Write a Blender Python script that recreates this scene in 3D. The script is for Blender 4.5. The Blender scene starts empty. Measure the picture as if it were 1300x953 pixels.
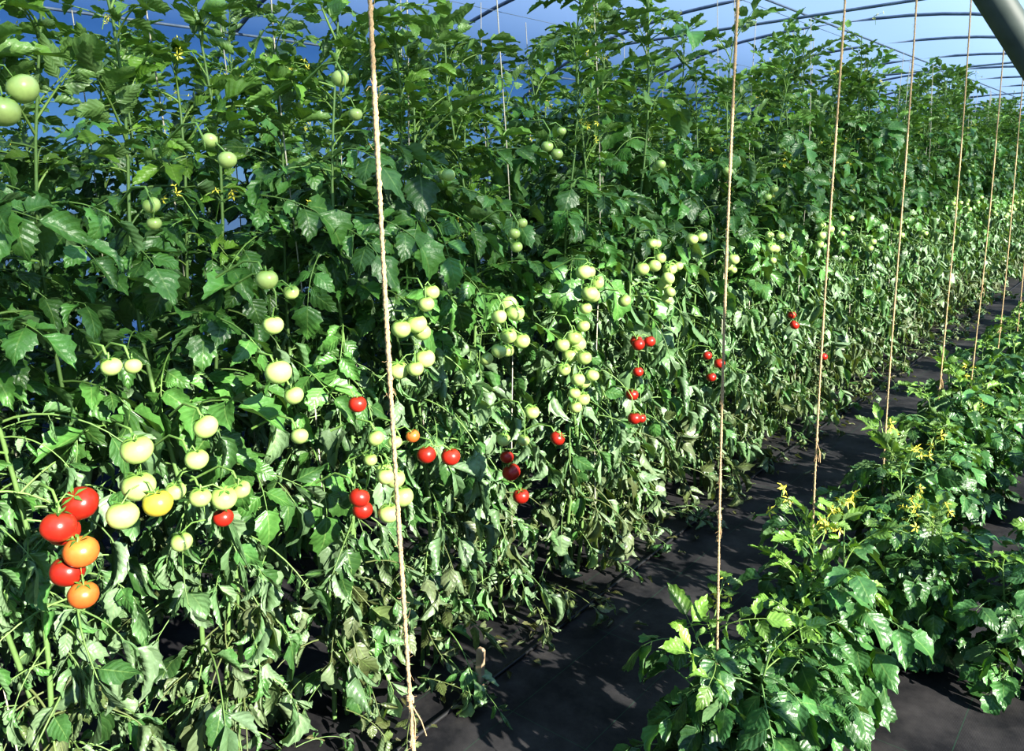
import bpy, math, random
import numpy as np
from mathutils import Vector, Matrix

random.seed(7)
RNG = np.random.default_rng(11)
scene = bpy.context.scene
scene.view_settings.view_transform = 'Standard'
try: scene.view_settings.look = 'Medium High Contrast'
except Exception: scene.view_settings.look = 'None'
COL = scene.collection

# ------------------------------------------------------------------ helpers
def mesh_from_arrays(name, V, Fq, col=None, uv=None, mats=(), midx=None, smooth=True):
    me = bpy.data.meshes.new(name)
    V = np.asarray(V, dtype=np.float32); Fq = np.asarray(Fq, dtype=np.int32)
    nf, k = Fq.shape
    me.vertices.add(len(V)); me.vertices.foreach_set('co', V.ravel())
    me.loops.add(nf * k); me.loops.foreach_set('vertex_index', Fq.ravel())
    me.polygons.add(nf)
    me.polygons.foreach_set('loop_start', np.arange(0, nf * k, k, dtype=np.int32))
    me.polygons.foreach_set('loop_total', np.full(nf, k, dtype=np.int32))
    if midx is not None:
        me.polygons.foreach_set('material_index', np.asarray(midx, dtype=np.int32))
    me.polygons.foreach_set('use_smooth', np.full(nf, smooth, dtype=bool))
    me.update(calc_edges=True)
    if col is not None:
        a = me.color_attributes.new('Col', 'FLOAT_COLOR', 'POINT')
        c = np.ones((len(V), 4), dtype=np.float32); c[:, :3] = col
        a.data.foreach_set('color', c.ravel())
    if uv is not None:
        l = me.uv_layers.new(name='UVMap')
        l.data.foreach_set('uv', np.asarray(uv, dtype=np.float32)[Fq.ravel()].ravel())
    for m in mats: me.materials.append(m)
    return me

class Buf:
    def __init__(s): s.V=[]; s.F=[]; s.C=[]; s.U=[]; s.M=[]; s.n=0
    def add(s, V, F, C, U, M):
        s.V.append(V); s.F.append(F + s.n); s.n += len(V)
        s.C.append(np.broadcast_to(C, (len(V), 3)))
        s.U.append(U if U is not None else np.full((len(V), 2), 0.25))
        s.M.append(np.broadcast_to(M, (len(F),)))
    def arrays(s):
        return (np.concatenate(s.V), np.concatenate(s.F), np.concatenate(s.C),
                np.concatenate(s.U), np.concatenate(s.M))
    def mesh(s, name, mats, smooth=True):
        V, F, C, U, M = s.arrays()
        return mesh_from_arrays(name, V, F, C, U, mats, M, smooth)

def obj(name, data, parent=None, loc=(0,0,0)):
    o = bpy.data.objects.new(name, data); COL.objects.link(o)
    o.location = loc
    if parent: o.parent = parent
    return o

def tube(P, r, sides=6, cap=True):
    P = np.asarray(P, float); n = len(P)
    r = np.broadcast_to(np.asarray(r, float), (n,))
    T = np.gradient(P, axis=0); T /= np.linalg.norm(T, axis=1)[:, None] + 1e-9
    ref = np.array([0.0, 0, 1]) if abs(T[0][2]) < .8 else np.array([1.0, 0, 0])
    A = np.cross(T, ref); A /= np.linalg.norm(A, axis=1)[:, None] + 1e-9
    B = np.cross(T, A)
    a = np.linspace(0, 2*np.pi, sides, endpoint=False)
    V = P[:, None, :] + r[:, None, None]*(A[:, None, :]*np.cos(a)[None, :, None] + B[:, None, :]*np.sin(a)[None, :, None])
    i = np.arange(n-1)[:, None]*sides; j = np.arange(sides)[None, :]; j2 = (j+1) % sides
    F = np.stack([i+j, i+j2, i+sides+j2, i+sides+j], -1).reshape(-1, 4)
    return V.reshape(-1, 3), F

# ------------------------------------------------------------------ materials
def mat(name):
    m = bpy.data.materials.new(name); m.use_nodes = True
    nt = m.node_tree; nt.nodes.clear()
    out = nt.nodes.new('ShaderNodeOutputMaterial')
    return m, nt, out
def N(nt, t, **kw):
    n = nt.nodes.new(t)
    for k, v in kw.items():
        if k.startswith('i_'):
            key = k[2:].replace('_', ' ')
            n.inputs[key].default_value = v
        else: setattr(n, k, v)
    return n
def math_(nt, op, a, b=None):
    n = nt.nodes.new('ShaderNodeMath'); n.operation = op
    for i, v in enumerate((a, b)):
        if v is None: continue
        if isinstance(v, (int, float)): n.inputs[i].default_value = v
        else: nt.links.new(v, n.inputs[i])
    return n.outputs[0]

def leaf_material():
    m, nt, out = mat('leaf'); L = nt.links.new
    at = N(nt, 'ShaderNodeAttribute', attribute_name='Col')
    uv = N(nt, 'ShaderNodeUVMap', uv_map='UVMap')
    sp = N(nt, 'ShaderNodeSeparateXYZ'); L(uv.outputs[0], sp.inputs[0])
    s = math_(nt, 'ABSOLUTE', math_(nt, 'SUBTRACT', math_(nt, 'MULTIPLY', sp.outputs[0], 2.0), 1.0))
    v = math_(nt, 'SUBTRACT', math_(nt, 'MULTIPLY', sp.outputs[1], 6.0), math_(nt, 'MULTIPLY', s, 1.6))
    w = math_(nt, 'PINGPONG', v, 0.5)          # 0 at lateral veins
    lat = math_(nt, 'LESS_THAN', w, 0.05)
    mid = math_(nt, 'LESS_THAN', s, 0.05)
    vein = math_(nt, 'MAXIMUM', math_(nt, 'MULTIPLY', lat, 0.3), mid)
    noi = N(nt, 'ShaderNodeTexNoise', i_Scale=45.0, i_Detail=3.0)
    tc = N(nt, 'ShaderNodeTexCoord'); L(tc.outputs['Object'], noi.inputs['Vector'])
    mixv = N(nt, 'ShaderNodeMix', data_type='RGBA')
    L(math_(nt, 'MULTIPLY', vein, 0.35), mixv.inputs[0])
    L(at.outputs['Color'], mixv.inputs[6]); mixv.inputs[7].default_value = (0.24, 0.36, 0.11, 1)
    var = N(nt, 'ShaderNodeHueSaturation')
    L(mixv.outputs[2], var.inputs['Color'])
    L(math_(nt, 'ADD', math_(nt, 'MULTIPLY', noi.outputs[0], 0.8), 0.6), var.inputs['Value'])
    geo = N(nt, 'ShaderNodeNewGeometry')
    back = N(nt, 'ShaderNodeMix', data_type='RGBA')
    L(math_(nt, 'MULTIPLY', geo.outputs['Backfacing'], 0.38), back.inputs[0])
    L(var.outputs[0], back.inputs[6]); back.inputs[7].default_value = (0.20, 0.30, 0.16, 1)
    bmp = N(nt, 'ShaderNodeBump', i_Strength=0.5, i_Distance=0.004)
    L(math_(nt, 'ADD', math_(nt, 'MULTIPLY', w, 0.9), math_(nt, 'MULTIPLY', noi.outputs[0], 2.0)), bmp.inputs['Height'])
    p = N(nt, 'ShaderNodeBsdfPrincipled', i_Roughness=0.40)
    p.inputs['Specular IOR Level'].default_value = 0.55
    L(back.outputs[2], p.inputs['Base Color']); L(bmp.outputs[0], p.inputs['Normal'])
    tr = N(nt, 'ShaderNodeBsdfTranslucent')
    tcv = N(nt, 'ShaderNodeMix', data_type='RGBA', blend_type='MULTIPLY'); tcv.inputs[0].default_value = 1
    L(back.outputs[2], tcv.inputs[6]); tcv.inputs[7].default_value = (1.6, 1.65, 0.4, 1)
    L(tcv.outputs[2], tr.inputs[0])
    mx = N(nt, 'ShaderNodeMixShader'); mx.inputs[0].default_value = 0.15
    L(p.outputs[0], mx.inputs[1]); L(tr.outputs[0], mx.inputs[2]); L(mx.outputs[0], out.inputs[0])
    return m
def attr_material(name, rough, spec=0.5, coat=0.0, bump=0.0):
    m, nt, out = mat(name); L = nt.links.new
    at = N(nt, 'ShaderNodeAttribute', attribute_name='Col')
    tc = N(nt, 'ShaderNodeTexCoord')
    noi = N(nt, 'ShaderNodeTexNoise', i_Scale=90.0); L(tc.outputs['Object'], noi.inputs['Vector'])
    h = N(nt, 'ShaderNodeHueSaturation'); L(at.outputs['Color'], h.inputs['Color'])
    L(math_(nt, 'ADD', math_(nt, 'MULTIPLY', noi.outputs[0], 0.4), 0.8), h.inputs['Value'])
    p = N(nt, 'ShaderNodeBsdfPrincipled', i_Roughness=rough)
    p.inputs['Specular IOR Level'].default_value = spec
    p.inputs['Coat Weight'].default_value = coat
    L(h.outputs[0], p.inputs['Base Color'])
    if bump:
        b = N(nt, 'ShaderNodeBump', i_Strength=bump, i_Distance=0.002); L(noi.outputs[0], b.inputs['Height']); L(b.outputs[0], p.inputs['Normal'])
    L(p.outputs[0], out.inputs[0]); return m
def noise_material(name, c1, c2, scale, rough=0.6, metal=0.0, bump=0.2, dist=0.002):
    m, nt, out = mat(name); L = nt.links.new
    tc = N(nt, 'ShaderNodeTexCoord')
    noi = N(nt, 'ShaderNodeTexNoise', i_Scale=scale, i_Detail=5.0); L(tc.outputs['Object'], noi.inputs['Vector'])
    r = N(nt, 'ShaderNodeValToRGB'); L(noi.outputs[0], r.inputs[0])
    r.color_ramp.elements[0].position = .35; r.color_ramp.elements[1].position = .65
    r.color_ramp.elements[0].color = (*c1, 1); r.color_ramp.elements[1].color = (*c2, 1)
    p = N(nt, 'ShaderNodeBsdfPrincipled', i_Roughness=rough, i_Metallic=metal)
    L(r.outputs[0], p.inputs['Base Color'])
    b = N(nt, 'ShaderNodeBump', i_Strength=bump, i_Distance=dist); L(noi.outputs[0], b.inputs['Height']); L(b.outputs[0], p.inputs['Normal'])
    L(p.outputs[0], out.inputs[0]); return m

M_LEAF = leaf_material()
M_STEM = attr_material('stem', 0.5, 0.4, bump=.3)
M_FRUIT = attr_material('tomato_skin', 0.30, 0.5)
M_TWINE = noise_material('jute_twine', (0.38, 0.24, 0.12), (0.60, 0.43, 0.24), 500, 0.9)
M_CORD = noise_material('white_cord', (0.42, 0.38, 0.30), (0.65, 0.6, 0.5), 300, 0.8)
M_STEEL = noise_material('galvanised_steel', (0.11, 0.15, 0.21), (0.19, 0.24, 0.31), 14, 0.55, 0.2)
M_BRACE = noise_material('painted_steel', (0.04, 0.055, 0.045), (0.08, 0.10, 0.085), 14, 0.6, 0.0)
M_PIPE = noise_material('black_polythene_pipe', (0.008, 0.008, 0.009), (0.014, 0.014, 0.015), 20, 0.55)
M_WOOD = noise_material('weathered_wood', (0.25, 0.18, 0.11), (0.42, 0.32, 0.21), 25, 0.8)
M_SOIL = noise_material('soil_and_grass', (0.03, 0.045, 0.015), (0.07, 0.10, 0.03), 3, 0.95, bump=.6, dist=.03)

def film_material():
    m, nt, out = mat('polythene_film'); L = nt.links.new
    tc = N(nt, 'ShaderNodeTexCoord')
    noi = N(nt, 'ShaderNodeTexNoise', i_Scale=0.8, i_Detail=3.0); L(tc.outputs['Object'], noi.inputs['Vector'])
    r = N(nt, 'ShaderNodeValToRGB'); L(noi.outputs[0], r.inputs[0])
    r.color_ramp.elements[0].color = (0.13, 0.31, 0.82, 1); r.color_ramp.elements[1].color = (0.19, 0.40, 0.92, 1)
    d = N(nt, 'ShaderNodeBsdfDiffuse'); L(r.outputs[0], d.inputs[0])
    t = N(nt, 'ShaderNodeBsdfTranslucent'); t.inputs[0].default_value = (0.46, 0.66, 1.0, 1)
    tp = N(nt, 'ShaderNodeBsdfTransparent'); tp.inputs[0].default_value = (0.93, 0.95, 0.92, 1)
    a = N(nt, 'ShaderNodeMixShader'); a.inputs[0].default_value = 0.62
    L(d.outputs[0], a.inputs[1]); L(t.outputs[0], a.inputs[2])
    b = N(nt, 'ShaderNodeMixShader'); b.inputs[0].default_value = 0.36
    L(a.outputs[0], b.inputs[1]); L(tp.outputs[0], b.inputs[2])
    L(b.outputs[0], out.inputs[0]); return m
M_FILM = film_material()

def fabric_material():
    m, nt, out = mat('woven_ground_cover'); L = nt.links.new
    tc = N(nt, 'ShaderNodeTexCoord'); sp = N(nt, 'ShaderNodeSeparateXYZ'); L(tc.outputs['Object'], sp.inputs[0])
    def line(axis, period, half, off=0.0):
        v = math_(nt, 'PINGPONG', math_(nt, 'ADD', sp.outputs[axis], off), period/2)
        return math_(nt, 'LESS_THAN', v, half)
    g = math_(nt, 'MAXIMUM', line(0, 0.28, 0.0013, .05), line(1, 0.56, 0.0013))
    wx = math_(nt, 'PINGPONG', sp.outputs[0], 0.0018); wy = math_(nt, 'PINGPONG', sp.outputs[1], 0.0018)
    weave = math_(nt, 'MULTIPLY', math_(nt, 'ADD', wx, wy), 250.0)
    noi = N(nt, 'ShaderNodeTexNoise', i_Scale=4.0, i_Detail=8.0, i_Roughness=0.7); L(tc.outputs['Object'], noi.inputs['Vector'])
    r = N(nt, 'ShaderNodeValToRGB'); L(noi.outputs[0], r.inputs[0])
    r.color_ramp.elements[0].position = .4; r.color_ramp.elements[1].position = .75
    r.color_ramp.elements[0].color = (0.012, 0.012, 0.014, 1); r.color_ramp.elements[1].color = (0.058, 0.054, 0.054, 1)
    mx = N(nt, 'ShaderNodeMix', data_type='RGBA'); L(math_(nt, 'MULTIPLY', g, 0.35), mx.inputs[0])
    L(r.outputs[0], mx.inputs[6]); mx.inputs[7].default_value = (0.02, 0.10, 0.05, 1)
    p = N(nt, 'ShaderNodeBsdfPrincipled', i_Roughness=0.7); L(mx.outputs[2], p.inputs['Base Color'])
    p.inputs['Specular IOR Level'].default_value = 0.2
    b = N(nt, 'ShaderNodeBump', i_Strength=0.3, i_Distance=0.002)
    L(math_(nt, 'ADD', weave, math_(nt, 'MULTIPLY', noi.outputs[0], 3.0)), b.inputs['Height']); L(b.outputs[0], p.inputs['Normal'])
    L(p.outputs[0], out.inputs[0]); return m
M_FABRIC = fabric_material()

# ------------------------------------------------------------------ leaflets and compound leaves
def rot_axis(axis, ang):
    axis = axis/np.linalg.norm(axis); c, s = math.cos(ang), math.sin(ang); x, y, z = axis
    return np.array([[c+x*x*(1-c), x*y*(1-c)-z*s, x*z*(1-c)+y*s],
                     [y*x*(1-c)+z*s, c+y*y*(1-c), y*z*(1-c)-x*s],
                     [z*x*(1-c)-y*s, z*y*(1-c)+x*s, c+z*z*(1-c)]])
NT = 9
S_COLS = np.array([-1, -.55, 0, .55, 1.0])
idx = (np.arange(NT)[:, None]*5 + np.arange(4)[None, :])
LF = np.stack([idx, idx+1, idx+6, idx+5], -1).reshape(-1, 4)
def leaflet(L, W, fold, roll, droop, twist, ripple, rng, ser=.10):
    """blade in local frame, base at origin, along +y, upper side +z"""
    t = np.linspace(0, 1, NT+1)
    th = -droop*t**1.3
    dy = np.cos(th); dz = np.sin(th)
    cy = np.concatenate([[0], np.cumsum((dy[1:]+dy[:-1])/2)])/NT*L
    cz = np.concatenate([[0], np.cumsum((dz[1:]+dz[:-1])/2)])/NT*L
    prof = np.sin(np.pi*np.clip(t, 0, 1)**0.66)**0.8*(1.08-.3*t)
    prof[0] = 0.05; prof[-1] = 0.03
    ph = rng.uniform(0, 6.28, 3)
    V = np.zeros((NT+1, 5, 3)); U = np.zeros((NT+1, 5, 2))
    for i in range(NT+1):
        for j, s in enumerate(S_COLS):
            w = W*prof[i]*abs(s); ysh = 0
            if abs(s) == 1:
                w *= 1+(ser if i % 2 else -ser)
                ysh = -0.02*L if i % 2 == 0 else 0.03*L
            a = roll*abs(s)
            if abs(a) > 1e-3:
                rr = w/a; x = rr*math.sin(a); z = rr*(1-math.cos(a))
            else: x, z = w, 0
            cf, sf = math.cos(fold), math.sin(fold)
            x, z = x*cf-z*sf, x*sf+z*cf
            x *= np.sign(s)
            z += ripple*L*abs(s)*math.sin(t[i]*9+ph[0]+(2 if s > 0 else 0))
            tw = twist*t[i]
            x, z = x*math.cos(tw)-z*math.sin(tw), x*math.sin(tw)+z*math.cos(tw)
            V[i, j] = (x, cy[i]+ysh*dy[i]-z*dz[i], cz[i]+ysh*dz[i]+z*dy[i])
            U[i, j] = (s*.5+.5, t[i])
    return V.reshape(-1, 3), U.reshape(-1, 2)

def compound_leaf(kind, rng, size=1.0):
    b = Buf()
    if kind == 'lush':
        Lr = rng.uniform(.18, .29); e0 = rng.uniform(.1, .8); dr = rng.uniform(.8, 1.6)
    elif kind == 'curled':
        Lr = rng.uniform(.15, .27); e0 = rng.uniform(-.3, .4); dr = rng.uniform(.7, 1.4)
    elif kind == 'broad':
        Lr = rng.uniform(.14, .22); e0 = rng.uniform(.4, 1.0); dr = rng.uniform(.8, 1.5)
    else:
        Lr = rng.uniform(.12, .2); e0 = rng.uniform(.6, 1.25); dr = rng.uniform(.3, 1.4)
    Lr *= size; n = 8
    t = np.linspace(0, 1, n); th = e0-dr*t; side = rng.uniform(-.35, .35)
    P = np.zeros((n, 3)); T = np.zeros((n, 3))
    for i in range(n):
        T[i] = (math.cos(th[i])*math.sin(side*t[i]), math.cos(th[i])*math.cos(side*t[i]), math.sin(th[i]))
        if i: P[i] = P[i-1]+(T[i]+T[i-1])/2*Lr/(n-1)
    stemc = {'lush': (.13, .23, .06), 'curled': (.14, .23, .07), 'broad': (.12, .22, .07), 'shoot': (.20, .31, .08)}[kind]
    V, F = tube(P, np.linspace(.0032, .0014, n)*size, 4)
    b.add(V, F, stemc, None, 1)
    def put(pos, frac, ang, Lm, W):
        i = min(int(frac*(n-1)), n-1); tg = T[i]
        up = np.array([0, 0, 1.0]); upn = up-tg*up.dot(tg); upn /= np.linalg.norm(upn)+1e-6
        R = rot_axis(upn, ang); y = R@tg
        if kind == 'curled':
            hang = rng.uniform(.3, .95); y = y*(1-hang)+np.array([0, 0, -1.0])*hang+rng.normal(0, .2, 3)
        elif kind in ('lush', 'broad'):
            y = y+np.array([0, 0, -1.0])*rng.uniform(.0, .6)+rng.normal(0, .15, 3)
        else: y = y+rng.normal(0, .15, 3)
        y /= np.linalg.norm(y)
        z = upn-y*upn.dot(y)+rng.normal(0, .3 if kind != 'curled' else .5, 3); z -= y*z.dot(y); z /= np.linalg.norm(z)
        x = np.cross(y, z)
        if kind == 'curled':
            V, U = leaflet(Lm, W*1.15, rng.uniform(.2, .9), rng.uniform(.9, 2.8)*rng.choice([1, 1, 1, -.6]), rng.uniform(-.3, 1.2), rng.uniform(-1.5, 1.5), .05, rng, .06)
            q = rng.random()
            if q < .30: c = np.array([.175, .265, .14])*rng.uniform(.8, 1.15)
            else: c = np.array([.065, .160, .044])*rng.uniform(.5, 1.4)
        elif kind == 'lush':
            V, U = leaflet(Lm, W*1.12, rng.uniform(.05, .5), rng.uniform(-.9, 1.1), rng.uniform(.2, 1.1), rng.uniform(-.7, .7), .05, rng)
            c = np.array([.062, .155, .034])*rng.uniform(.6, 1.5)
        elif kind == 'broad':
            V, U = leaflet(Lm, W*1.15, rng.uniform(.05, .45), rng.uniform(-.9, .7), rng.uniform(.2, 1.1), rng.uniform(-.5, .5), .055, rng, .07)
            c = np.array([.048, .130, .036])*rng.uniform(.65, 1.3)
        else:
            V, U = leaflet(Lm, W, rng.uniform(.1, .5), rng.uniform(-.3, 1.0), rng.uniform(-.2, .9), rng.uniform(-.4, .4), .05, rng)
            c = np.array([.125, .24, .036])*rng.uniform(.7, 1.3)
        V = V@np.stack([x, y, z])
        off = y*.012*size
        Vp, Fp = tube(np.stack([pos, pos+off]), .0011*size, 3)
        b.add(Vp, Fp, stemc, None, 1)
        b.add(V+pos+off, LF, c, U, 0)
    base = {'lush': .088, 'curled': .084, 'broad': .092, 'shoot': .070}[kind]*size
    npair = rng.integers(2, 4) if kind != 'lush' else 3
    fr = np.linspace(.35, .88, npair)
    for k, f in enumerate(fr):
        for sgn in (-1, 1):
            ff = np.clip(f+rng.uniform(-.05, .05), .1, .98)
            i = ff*(n-1); i0 = int(i); pos = P[i0]*(1-(i-i0))+P[min(i0+1, n-1)]*(i-i0)
            Lm = base*rng.uniform(.7, 1.15)*(.8+.3*k/max(1, npair-1))
            put(pos, ff, sgn*rng.uniform(.8, 1.35), Lm, Lm*rng.uniform(.27, .37))
            if rng.random() < .3:
                ff2 = np.clip(ff-.09, .05, 1); i = ff2*(n-1); i0 = int(i); pos2 = P[i0]*(1-(i-i0))+P[min(i0+1, n-1)]*(i-i0)
                put(pos2, ff2, -sgn*rng.uniform(1., 1.5), Lm*.4, Lm*.15)
    Lm = base*rng.uniform(1.05, 1.35); put(P[-1], 1, rng.uniform(-.15, .15), Lm, Lm*rng.uniform(.3, .4))
    return b.arrays()

TPL = {k: [compound_leaf(k, RNG) for _ in range(n)] for k, n in (('lush', 16), ('curled', 24), ('broad', 12), ('shoot', 10))}

def flower_arrays(rng, s=.02):
    V = []; F = []; n = 0
    for k in range(5):
        a = k*2*math.pi/5; d = np.array([math.cos(a), math.sin(a), 0]); q = np.array([-d[1], d[0], 0]); z = np.array([0, 0, 1])
        V += [d*.15*s, d*.6*s+q*.2*s-z*.05*s, d*1.1*s-z*.45*s, d*.6*s-q*.2*s-z*.05*s]; F.append([n, n+1, n+2, n+3]); n += 4
    for k in range(4):   # anther cone
        a = k*math.pi/2; a2 = a+math.pi/2
        V += [np.array([math.cos(a), math.sin(a), 0])*.15*s, np.array([math.cos(a2), math.sin(a2), 0])*.15*s, np.array([.03, 0, .6])*s, np.array([-.03, 0, .6])*s]; F.append([n, n+1, n+2, n+3]); n += 4
    V = np.array(V); F = np.array(F)
    ax = rng.normal(0, 1, 3); return V@rot_axis(ax, rng.uniform(.5, 2.5)).T, F
def add_flowers(b, p, rng, n=5, s=.018):
    end = p+np.array([rng.uniform(-.1, .1), rng.uniform(-.1, .1), .05])
    mid = (p+end)/2+np.array([0, 0, .03])
    V, F = tube(np.stack([p, mid, end]), .0016, 4); b.add(V, F, (.2, .33, .08), None, 1)
    for _ in range(n):
        e = end+rng.normal(0, .022, 3)
        V, F = tube(np.stack([mid*.3+end*.7, e]), .001, 3); b.add(V, F, (.2, .33, .08), None, 1)
        V, F = flower_arrays(rng, s); b.add(V+e, F, (.80, .72, .10), None, 1)

def make_plant(name, rng, H, nleaf, young=False, nflow=4):
    b = Buf(); nst = 3
    stems = []
    for s in range(nst):
        a = rng.uniform(0, 6.28); r0 = .03; top = rng.uniform(.04, .18) if not young else rng.uniform(.04, .12)
        hh = H*rng.uniform(.86, 1.04) if s else H
        z = np.linspace(0, hh, 16)
        w = rng.uniform(0, 6.28, 2)
        x = math.cos(a)*(r0+top*z/H)+.025*np.sin(z*5+w[0]); y = math.sin(a)*(r0+top*z/H)+.025*np.sin(z*4.3+w[1])
        P = np.stack([x, y, z], 1); stems.append(P)
        V, F = tube(P, np.linspace(.008, .003, 16) if not young else np.linspace(.006, .003, 16), 6)
        b.add(V, F, (.13, .22, .07), None, 1)
    for i in range(nleaf):
        P = stems[i % nst]; hh = P[-1, 2]
        u = (i+rng.uniform(0, 1))/nleaf
        if young: z = hh*(.10+.90*u)
        else: z = .13+(hh-.13)*(u**1.0)
        k = np.searchsorted(P[:, 2], z); k = min(max(k, 1), len(P)-1)
        f = (z-P[k-1, 2])/(P[k, 2]-P[k-1, 2]); pos = P[k-1]*(1-f)+P[k]*f
        if young: kind = 'broad' if u < .88 else 'shoot'; sc = rng.uniform(.75, 1.1)
        else:
            cut = 1.24+rng.normal(0, .14)
            kind = 'curled' if z < cut else ('lush' if z < H-.5+rng.normal(0, .12) else 'shoot')
            sc = rng.uniform(.7, 1.2)
            if kind == 'curled': sc = rng.choice([rng.uniform(.65, .95), rng.uniform(.95, 1.25)])
        V, F, C, U, M = TPL[kind][rng.integers(len(TPL[kind]))]
        az = i*2.39996+rng.normal(0, .4)
        R = rot_axis(np.array([0, 0, 1.0]), az)@rot_axis(np.array([1.0, 0, 0]), rng.normal(0, .18))@rot_axis(np.array([0, 1.0, 0]), rng.normal(0, .25))
        Vt = V@R.T*sc+pos
        if Vt[:, 2].min() < .01: Vt[:, 2] = np.maximum(Vt[:, 2], .008+.01*rng.random())
        tint = rng.uniform(.7, 1.3)
        c = C*tint
        if not young and z < .6 and rng.random() < .5: c = C*.4+np.array([.12, .105, .05])*.5
        b.add(Vt, F, c, U, M)
    if young:
        for _ in range(nflow): add_flowers(b, stems[rng.integers(nst)][-1]+rng.normal(0, .04, 3)*[1, 1, .5]+[0, 0, .03], rng, 4, .022)
    else:
        for _ in range(nflow):
            P = stems[rng.integers(nst)]; add_flowers(b, P[rng.integers(11, 16)]+rng.normal(0, .06, 3), rng, 3, .012)
    return b.mesh(name, [M_LEAF, M_STEM])

PLANTS = [make_plant('tomato_foliage', np.random.default_rng(100+i), 2.30*(1+.04*math.sin(i*2.1)), 190) for i in range(10)]
YOUNG = [make_plant('young_tomato_foliage', np.random.default_rng(300+i), .60+.05*math.sin(i*1.7), 76, True, (4, 0, 3, 1, 1, 0)[i]) for i in range(6)]

# ------------------------------------------------------------------ tomatoes
def sphere_arrays(seg=16, ring=10):
    V = []; 
    for i in range(ring+1):
        ph = math.pi*i/ring
        for j in range(seg):
            a = 2*math.pi*j/seg; r = math.sin(ph)*(1+.02*math.cos(5*a)*math.sin(ph)); z = .9*math.cos(ph)
            if ph < .7: z -= .16*(1-ph/.7)**1.5
            V.append((max(r, .01)*math.cos(a), max(r, .01)*math.sin(a), z))
    i = np.arange(ring)[:, None]*seg; j = np.arange(seg)[None, :]; j2 = (j+1) % seg
    return np.array(V), np.stack([i+j, i+seg+j, i+seg+j2, i+j2], -1).reshape(-1, 4)
SV, SF = sphere_arrays()
FC = {'g': ((.40, .52, .17), (.24, .38, .08)), 'y': ((.62, .46, .06), (.45, .42, .06)), 'o': ((.62, .14, .03), (.55, .2, .04)), 'r': ((.37, .022, .012), (.28, .03, .012))}
def tomato(b, c, r, kind, rng):
    tilt = rot_axis(rng.normal(0, 1, 3), rng.uniform(0, .7))
    lo, hi = np.array(FC[kind][0]), np.array(FC[kind][1])
    f = np.clip((SV[:, 2:3]-.25)/.5, 0, 1)
    C = (lo*(1-f)+hi*f)*rng.uniform(.78, 1.12)
    b.add((SV*r)@tilt.T+c, SF, C, None, 0)
    top = tilt@np.array([0, 0, .72*r])
    Vs = []; Fs = []
    for k in range(5):
        a = k*1.2566+rng.uniform(-.2, .2); d = np.array([math.cos(a), math.sin(a), 0]); q = np.array([-d[1], d[0], 0]); z = np.array([0, 0, 1.])
        n = len(Vs); Vs += [z*.0, d*.4*r+q*.12*r+z*.16*r, d*.85*r+z*rng.uniform(.0, .35)*r, d*.4*r-q*.12*r+z*.16*r]; Fs.append([n, n+1, n+2, n+3])
    b.add(np.array(Vs)@tilt.T+c+top, np.array(Fs), (.09, .2, .04), None, 1)
    return c+top
def truss_mesh(kinds, rng, spread=None, r=.027, tall=1.0):
    b = Buf(); n = len(kinds); pts = []
    spread = spread or (.0 if n == 1 else .022+.013*math.sqrt(n))
    for k in range(n):
        for tr in range(80):
            g = 1+.015*tr
            p = np.array([rng.uniform(-.03, .03), rng.uniform(-1, 1)*spread*g, rng.uniform(-1, 1)*spread*tall*g]) if n > 1 else np.zeros(3)
            if all(np.linalg.norm(p-q) > 1.85*r for q in pts): break
        pts.append(p)
    zt = max(p[2] for p in pts)
    P = np.array([(-.14, rng.uniform(-.04, .04), zt+.0), (-.08, 0, zt+.035), (-.025, 0, zt+.035), (0, 0, zt), (0, 0, (zt+min(p[2] for p in pts))/2), (0, 0, min(p[2] for p in pts))])
    V, F = tube(P, np.linspace(.003, .0018, 6), 5); b.add(V, F, (.16, .28, .07), None, 1)
    for i, p in zip(range(n), pts):
        top = tomato(b, p, r*rng.uniform(.78, 1.15), kinds[i], rng)
        q = np.array([0, 0, min(p[2]+.04, zt+.02)])
        V, F = tube(np.stack([top, (top+q)/2+np.array([0, 0, .01]), q]), .0018, 4); b.add(V, F, (.16, .28, .07), None, 1)
    return b.mesh('truss', [M_FRUIT, M_STEM])

# ------------------------------------------------------------------ left crop rows
ROW_X = -1.88
rows = []
def cord(e):
    b = Buf(); zz = np.linspace(.3, 2.55, 10); X = random.uniform(-.1, .12); Y = random.uniform(-.1, .1); k = random.random()*6
    V, F = tube(np.stack([X+.012*np.sin(zz*3+k), Y+.012*np.cos(zz*2.3+k), zz], 1), .0022, 5); b.add(V, F, (.6, .55, .4), None, 0)
    obj('training_cord', b.mesh('training_cord', [M_CORD]), e)
def row(x, y0, y1, step, zs=1.0, cords=True):
    y = y0
    while y < y1:
        e = obj('tomato_plant', None, None, (x+random.uniform(-.07, .06), y+random.uniform(-.04, .04), 0)); e.empty_display_size = .1
        f = obj('foliage', random.choice(PLANTS), e)
        f.rotation_euler = (0, 0, random.uniform(0, 6.28)); s = random.uniform(.94, 1.06)
        f.scale = (s, s, s*zs*random.uniform(.93, 1.04))
        rows.append((x, y, e))
        if cords and y < 14: cord(e)
        y += step
row(ROW_X, -.25, 27, .40)
row(-2.95, -.2, 27, .50, .96)
row(-4.3, .8, 22, .75, .9, False)

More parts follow.
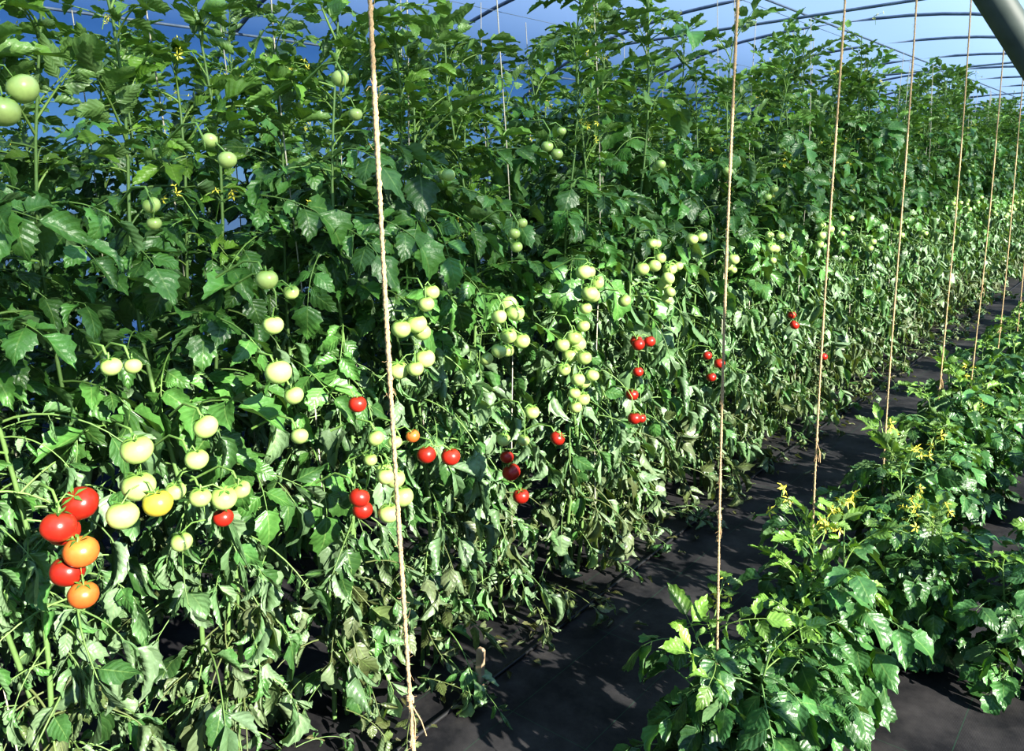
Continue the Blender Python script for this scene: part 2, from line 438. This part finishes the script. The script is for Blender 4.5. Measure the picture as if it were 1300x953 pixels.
TR = [(.51,1.82,'ggg',.029),(.87,1.71,'gg',.018),(.94,1.46,'g',.03),(.97,1.38,'gg',.022),(.6,1.34,'g',.023),(.645,1.33,'g',.020),
(.965,1.25,'g',.029),(.975,1.20,'g',.024),(.625,1.13,'gggy',.029),(.74,1.07,'gg',.025),(.84,1.02,'g',.024),(.76,.985,'ggg',.025),
(.99,1.10,'g',.022),(.77,1.18,'g',.028),(.49,1.03,'rrrr',.030),(.5,.965,'oo',.030),(.82,.95,'r',.024),(1.15,.89,'rr',.026),(1.19,1.12,'r',.020),
(1.28,1.06,'og',.023),(1.23,.98,'ggg',.021),(1.25,.88,'gggg',.026),(1.39,1.32,'ggg',.024),(1.37,1.23,'ggggg',.028),(1.69,1.22,'gggggggg',.024),
(1.465,.89,'rr',.024),(1.76,.93,'gg',.021),(1.75,.83,'rrg',.026),(1.81,.67,'r',.024),(1.99,.815,'r',.024),(2.14,1.30,'gggggg',.025),
(2.39,1.22,'g',.022),(2.07,1.10,'ggggggg',.025),(2.08,.98,'gggggg',.025),(2.58,1.375,'ggggg',.024),(2.71,1.25,'gggggg',.025),(2.94,1.377,'gg',.023),
(2.5,1.01,'rrrr',.025),(2.5,.8,'rrr',.025),(3.15,.82,'rrr',.025),(4.13,.895,'rr',.025),(4.57,.6,'r',.025),
(3.69,1.306,'ggggg',.024),(3.81,1.544,'gg',.022),(4.39,1.306,'gggg',.023),(1.24,1.856,'gg',.020),(2.035,1.75,'ggg',.018),(1.78,1.49,'ggg',.018),
(1.53,1.626,'gg',.020),(.75,1.61,'gg',.018),(3.3,1.25,'ggg',.024),(3.35,1.62,'gg',.020),(2.7,1.7,'gg',.018)]
rr = np.random.default_rng(5)
y = 4.8
while y < 14:
    TR.append((y, rr.uniform(1.15, 1.38), 'g'*int(rr.integers(2, 5)), .023))
    if rr.random() < .35: TR.append((y+.2, rr.uniform(1.5, 1.75), 'gg', .02))
    y += rr.uniform(.45, .9)
front = [r_ for r_ in rows if r_[0] == ROW_X]
for (y, z, kinds, r) in TR:
    near = min(front, key=lambda q: abs(q[1]-y))
    x = -1.45+rr.uniform(-.04, .02) if z < 1.5 else -1.53
    if 'r' in kinds: x -= .045 if y > .8 else .02
    o = obj('fruit_truss', truss_mesh(kinds, rr, None, r, 1.3))
    o.parent = near[2]; o.location = Vector((x, y, z))-near[2].location
    
# ------------------------------------------------------------------ young rows and twine
TW_X = -.76; TW_Y = [.65, 1.66, 2.34, 3.15, 4.05, 4.8, 5.6, 6.35, 7.2, 8.0, 8.8, 9.7, 10.5, 11.4]
def young_row(x, ys, zs=1.0, pick=None):
    for i, y in enumerate(ys):
        e = obj('young_tomato_plant', None, None, (x+random.uniform(-.03, .03), y, 0)); e.empty_display_size = .1
        f = obj('foliage', YOUNG[pick[i % len(pick)]] if pick else random.choice(YOUNG), e); f.rotation_euler = (0, 0, random.uniform(0, 6.28)); s = random.uniform(.92, 1.02)*zs; f.scale = (s*.92, s*.92, s)
young_row(TW_X+.04, TW_Y, .97, [1, 3, 0, 2, 5, 4, 1])
young_row(TW_X+.14, [2.02, 2.76, 3.6, 4.45], .82, [5, 0, 1, 3])
young_row(-.24, [2.75, 3.5, 4.25, 5.0, 5.75, 6.5, 7.3, 8.2, 9.2, 10.2], .78, [1, 3, 5])

def twine(name, x, y, z0, z1, lean, rng):
    b = Buf(); n = 420; z = np.linspace(z0, z1, n); u = (z-z0)/(z1-z0)
    cx = x+lean[0]*u+.006*np.sin(z*2.2+y); cy = y+lean[1]*u+.006*np.cos(z*1.7+y)
    for ph in (0, math.pi):
        a = z*2*math.pi/.017+ph
        V, F = tube(np.stack([cx+.0012*np.cos(a), cy+.0012*np.sin(a), z], 1), .0027*(1+.18*np.sin(z*60+rng.uniform(0, 6))+.12*np.sin(z*23)), 5)
        b.add(V, F, (.5, .35, .18), None, 0)
    for _ in range(160):
        i = rng.integers(n); p = np.array([cx[i], cy[i], z[i]]); d = rng.normal(0, 1, 3); d /= np.linalg.norm(d)
        V, F = tube(np.stack([p, p+d*.006, p+d*.010+np.array([0, 0, rng.uniform(-.01, .01)])]), .0003, 3); b.add(V, F, (.5, .35, .18), None, 0)
    i = int(rng.uniform(.25, .42)*n)
    for k in range(3):
        a = np.linspace(0, 6.5, 14); V, F = tube(np.stack([cx[i]+.004*np.cos(a), cy[i]+.004*np.sin(a), z[i]+.003*k+.001*a], 1), .0018, 5); b.add(V, F, (.5, .35, .18), None, 0)
    for k in range(3):
        p = np.array([cx[i], cy[i], z[i]]); d = np.array([rng.normal(0, .012), rng.normal(0, .012), -.06]); V, F = tube(np.stack([p, p+d*.5+np.array([.006, 0, 0]), p+d]), .0010, 4); b.add(V, F, (.5, .35, .18), None, 0)
    return obj(name, b.mesh(name, [M_TWINE]))
for i, y in enumerate(TW_Y[:10]):
    r_ = np.random.default_rng(50+i); twine('jute_twine', TW_X, y, .03, 2.545, (r_.uniform(-.02, .02), r_.uniform(-.03, .03)), r_)

# ------------------------------------------------------------------ tunnel
XC = -3.0; HW = 4.0; ZT = 3.2; EX = 2.4
def arch(a):
    c, s = math.cos(a), math.sin(a)
    return XC+HW*np.sign(c)*abs(c)**(2/EX), ZT*abs(s)**(2/EX)
Y0, Y1 = -4.2, 30.0
hoopY = np.arange(Y0, Y1+.1, 1.9)
b = Buf()
A = np.linspace(0, math.pi, 49)
prof = np.array([arch(a) for a in A])
for y in hoopY:
    V, F = tube(np.stack([prof[:, 0], np.full(49, y), prof[:, 1]], 1), .016, 8); b.add(V, F, (.3, .3, .3), None, 0)
for a in (math.pi*.5, math.pi*.32, math.pi*.68, math.pi*.85):
    x, z = arch(a); V, F = tube(np.array([[x, Y0, z-.03], [x, (Y0+Y1)/2, z-.03], [x, Y1, z-.03]]), .010, 6); b.add(V, F, (.3, .3, .3), None, 0)
for y in hoopY[1::2]:
    V, F = tube(np.array([[-6.55, y, 2.62], [-3, y, 2.62], [-.35, y, 2.62]]), .010, 6); b.add(V, F, (.3, .3, .3), None, 0)
for x in (TW_X, ROW_X, -2.95):
    V, F = tube(np.array([[x, Y0, 2.56], [x, 10, 2.55], [x, Y1, 2.56]]), .002, 5); b.add(V, F, (.3, .3, .3), None, 0)
V, F = tube(np.array([[.9, 1.98, -.1], [.05, 1.64, 1.40], [-.8, 1.3, 2.82]]), .025, 12); b.add(V, F, (.3, .3, .3), None, 1)
obj('tunnel_frame', b.mesh('tunnel_frame', [M_STEEL, M_BRACE]))

b = Buf()
a_open = 0
for a in np.linspace(0, math.pi/2, 400):
    if arch(a)[1] > 2.25: a_open = a; break
A2 = np.linspace(a_open, math.pi, 60); pr = np.array([arch(a) for a in A2])
ys = np.linspace(Y0, Y1, 73)
G = np.zeros((len(ys), len(A2), 3))
for i, y in enumerate(ys):
    sag = .02*math.sin(math.pi*((y-Y0) % 1.9)/1.9)
    k = 1.012-sag*.3
    G[i, :, 0] = XC+(pr[:, 0]-XC)*k; G[i, :, 2] = pr[:, 1]*k; G[i, :, 1] = y
i = np.arange(len(ys)-1)[:, None]*len(A2); j = np.arange(len(A2)-1)[None, :]
F = np.stack([i+j, i+j+1, i+len(A2)+j+1, i+len(A2)+j], -1).reshape(-1, 4)
b.add(G.reshape(-1, 3), F, (.5, .5, .5), None, 0)
obj('ceiling', b.mesh('tunnel_film', [M_FILM]))
b = Buf(); n = 40; aa = np.linspace(0, math.pi, n); pt = np.array([arch(a) for a in aa])
V = np.concatenate([np.stack([pt[:, 0], np.full(n, Y1), pt[:, 1]], 1), np.stack([pt[:, 0], np.full(n, Y1), np.zeros(n)], 1)])
F = np.array([[k, k+1, n+k+1, n+k] for k in range(n-1)])
b.add(V, F, (.5, .5, .5), None, 0); obj('wall_end', b.mesh('wall_end', [M_FILM], False))

# ------------------------------------------------------------------ ground
def grid(x0, x1, y0, y1, z, nx, ny, amp=0):
    X, Y = np.meshgrid(np.linspace(x0, x1, nx), np.linspace(y0, y1, ny))
    Z = z+amp*(np.sin(X*3.1+Y*1.3)*np.cos(Y*2.1-X)) ; V = np.stack([X, Y, Z], -1).reshape(-1, 3)
    i = np.arange(ny-1)[:, None]*nx; j = np.arange(nx-1)[None, :]
    return V, np.stack([i+j, i+j+1, i+nx+j+1, i+nx+j], -1).reshape(-1, 4)
V, F = grid(-6.95, .95, Y0, Y1, 0, 60, 240, .004); b = Buf(); b.add(V, F, (.1, .1, .1), None, 0)
obj('floor', b.mesh('floor', [M_FABRIC]))
V, F = grid(-80, 80, -60, 120, -.03, 30, 30); b = Buf(); b.add(V, F, (.1, .1, .1), None, 0)
obj('ground_outside', b.mesh('ground_outside', [M_SOIL]))
for x in (-1.62, -.62):
    yy = np.linspace(Y0, 28, 200); V, F = tube(np.stack([x+.02*np.sin(yy*1.1), yy, np.full(200, .010)], 1), .007, 8)
    b = Buf(); b.add(V, F, (.02, .02, .02), None, 0); obj('drip_pipe', b.mesh('drip_pipe', [M_PIPE]))
for (x, y, h, lx) in ((-1.56, 1.64, .20, .02),):
    w = .012
    P = [(-w, -w*.7), (w, -w*.7), (w, w*.7), (-w, w*.7)]
    V = np.array([(p[0]*.3, p[1]*.3, -.05) for p in P]+[(*p, .0) for p in P]+[(p[0]+lx, p[1], h) for p in P]+[(p[0]*.6+lx, p[1]*.6, h+.008) for p in P])
    F = np.array([[0, 3, 2, 1]]+[[k*4+j, k*4+(j+1) % 4, k*4+4+(j+1) % 4, k*4+4+j] for k in range(3) for j in range(4)]+[[12, 13, 14, 15]])
    b = Buf(); b.add(V, F, (.3, .2, .1), None, 0); obj('wooden_stake', b.mesh('wooden_stake', [M_WOOD], False), None, (x, y, 0))
# fallen and wilted leaves lying along the foot of the mature row
b = Buf(); g = np.random.default_rng(77)
for _ in range(260):
    V, U = leaflet(g.uniform(.03, .07), g.uniform(.01, .018), .3, g.uniform(.5, 1.8), .3, g.uniform(-1, 1), .05, g)
    R = rot_axis(np.array([0, 0, 1.]), g.uniform(0, 6.28)); V = V@R.T; V[:, 2] -= V[:, 2].min()
    b.add(V+np.array([g.normal(-1.66, .10), g.uniform(.3, 9), .006]), LF, np.array([.12, .12, .05])*g.uniform(.5, 1.3), U, 0)
for _ in range(110):
    V, F, C, U, M = TPL['curled'][g.integers(24)]
    R = rot_axis(np.array([0, 0, 1.]), g.normal(-1.57, .6)); V = V@R.T*g.uniform(.6, .95)
    V = V*[1, 1, .6]; V[:, 2] += .008-V[:, 2].min()
    q = g.random() < .5
    b.add(V+np.array([g.normal(-1.70, .06), g.uniform(.6, 12), 0.0]), F, (C*.5+np.array([.07, .06, .025])) if q else C, U, M)
obj('fallen_leaves', b.mesh('fallen_leaves', [M_LEAF, M_STEM]))

# ------------------------------------------------------------------ light
w = bpy.data.worlds.new('World'); scene.world = w; w.use_nodes = True
nt = w.node_tree; bg = nt.nodes['Background']
sky = nt.nodes.new('ShaderNodeTexSky'); sky.sky_type = 'NISHITA'; sky.sun_disc = False
sky.sun_elevation = math.radians(30); sky.sun_rotation = math.radians(90); sky.air_density = 1.0; sky.dust_density = .1; sky.ozone_density = 3
mul = nt.nodes.new('ShaderNodeMix'); mul.data_type = 'RGBA'; mul.blend_type = 'MULTIPLY'; mul.inputs[0].default_value = 1
nt.links.new(sky.outputs[0], mul.inputs[6]); mul.inputs[7].default_value = (0.42, 0.70, 1.1, 1)
nt.links.new(mul.outputs[2], bg.inputs[0]); bg.inputs[1].default_value = 0.09
sd = Vector((1.0, -.08, .52)).normalized()
sl = bpy.data.lights.new('sun', 'SUN'); sl.energy = 14.0; sl.angle = math.radians(.5); sl.color = (1, .96, .86)
so = obj('sun', sl, None, (4, -3, 6)); so.rotation_euler = sd.to_track_quat('Z', 'Y').to_euler()

# ------------------------------------------------------------------ camera
psi = math.radians(40.0); th = math.radians(11.4); rho = math.radians(1.6)
fw = Vector((-math.sin(psi)*math.cos(th), math.cos(psi)*math.cos(th), -math.sin(th)))
r0 = Vector((math.cos(psi), math.sin(psi), 0)); u0 = r0.cross(fw)
up = u0*math.cos(rho)+r0*math.sin(rho); rt = r0*math.cos(rho)-u0*math.sin(rho)
cam = bpy.data.cameras.new('camera'); co = obj('camera', cam)
Mx = Matrix((rt, up, -fw)).transposed().to_4x4(); Mx.translation = Vector((0, 0, 1.65)); co.matrix_world = Mx
cam.sensor_width = 36; cam.lens = 27.69; cam.shift_y = -0.035; cam.clip_start = .02; cam.clip_end = 500
scene.camera = co
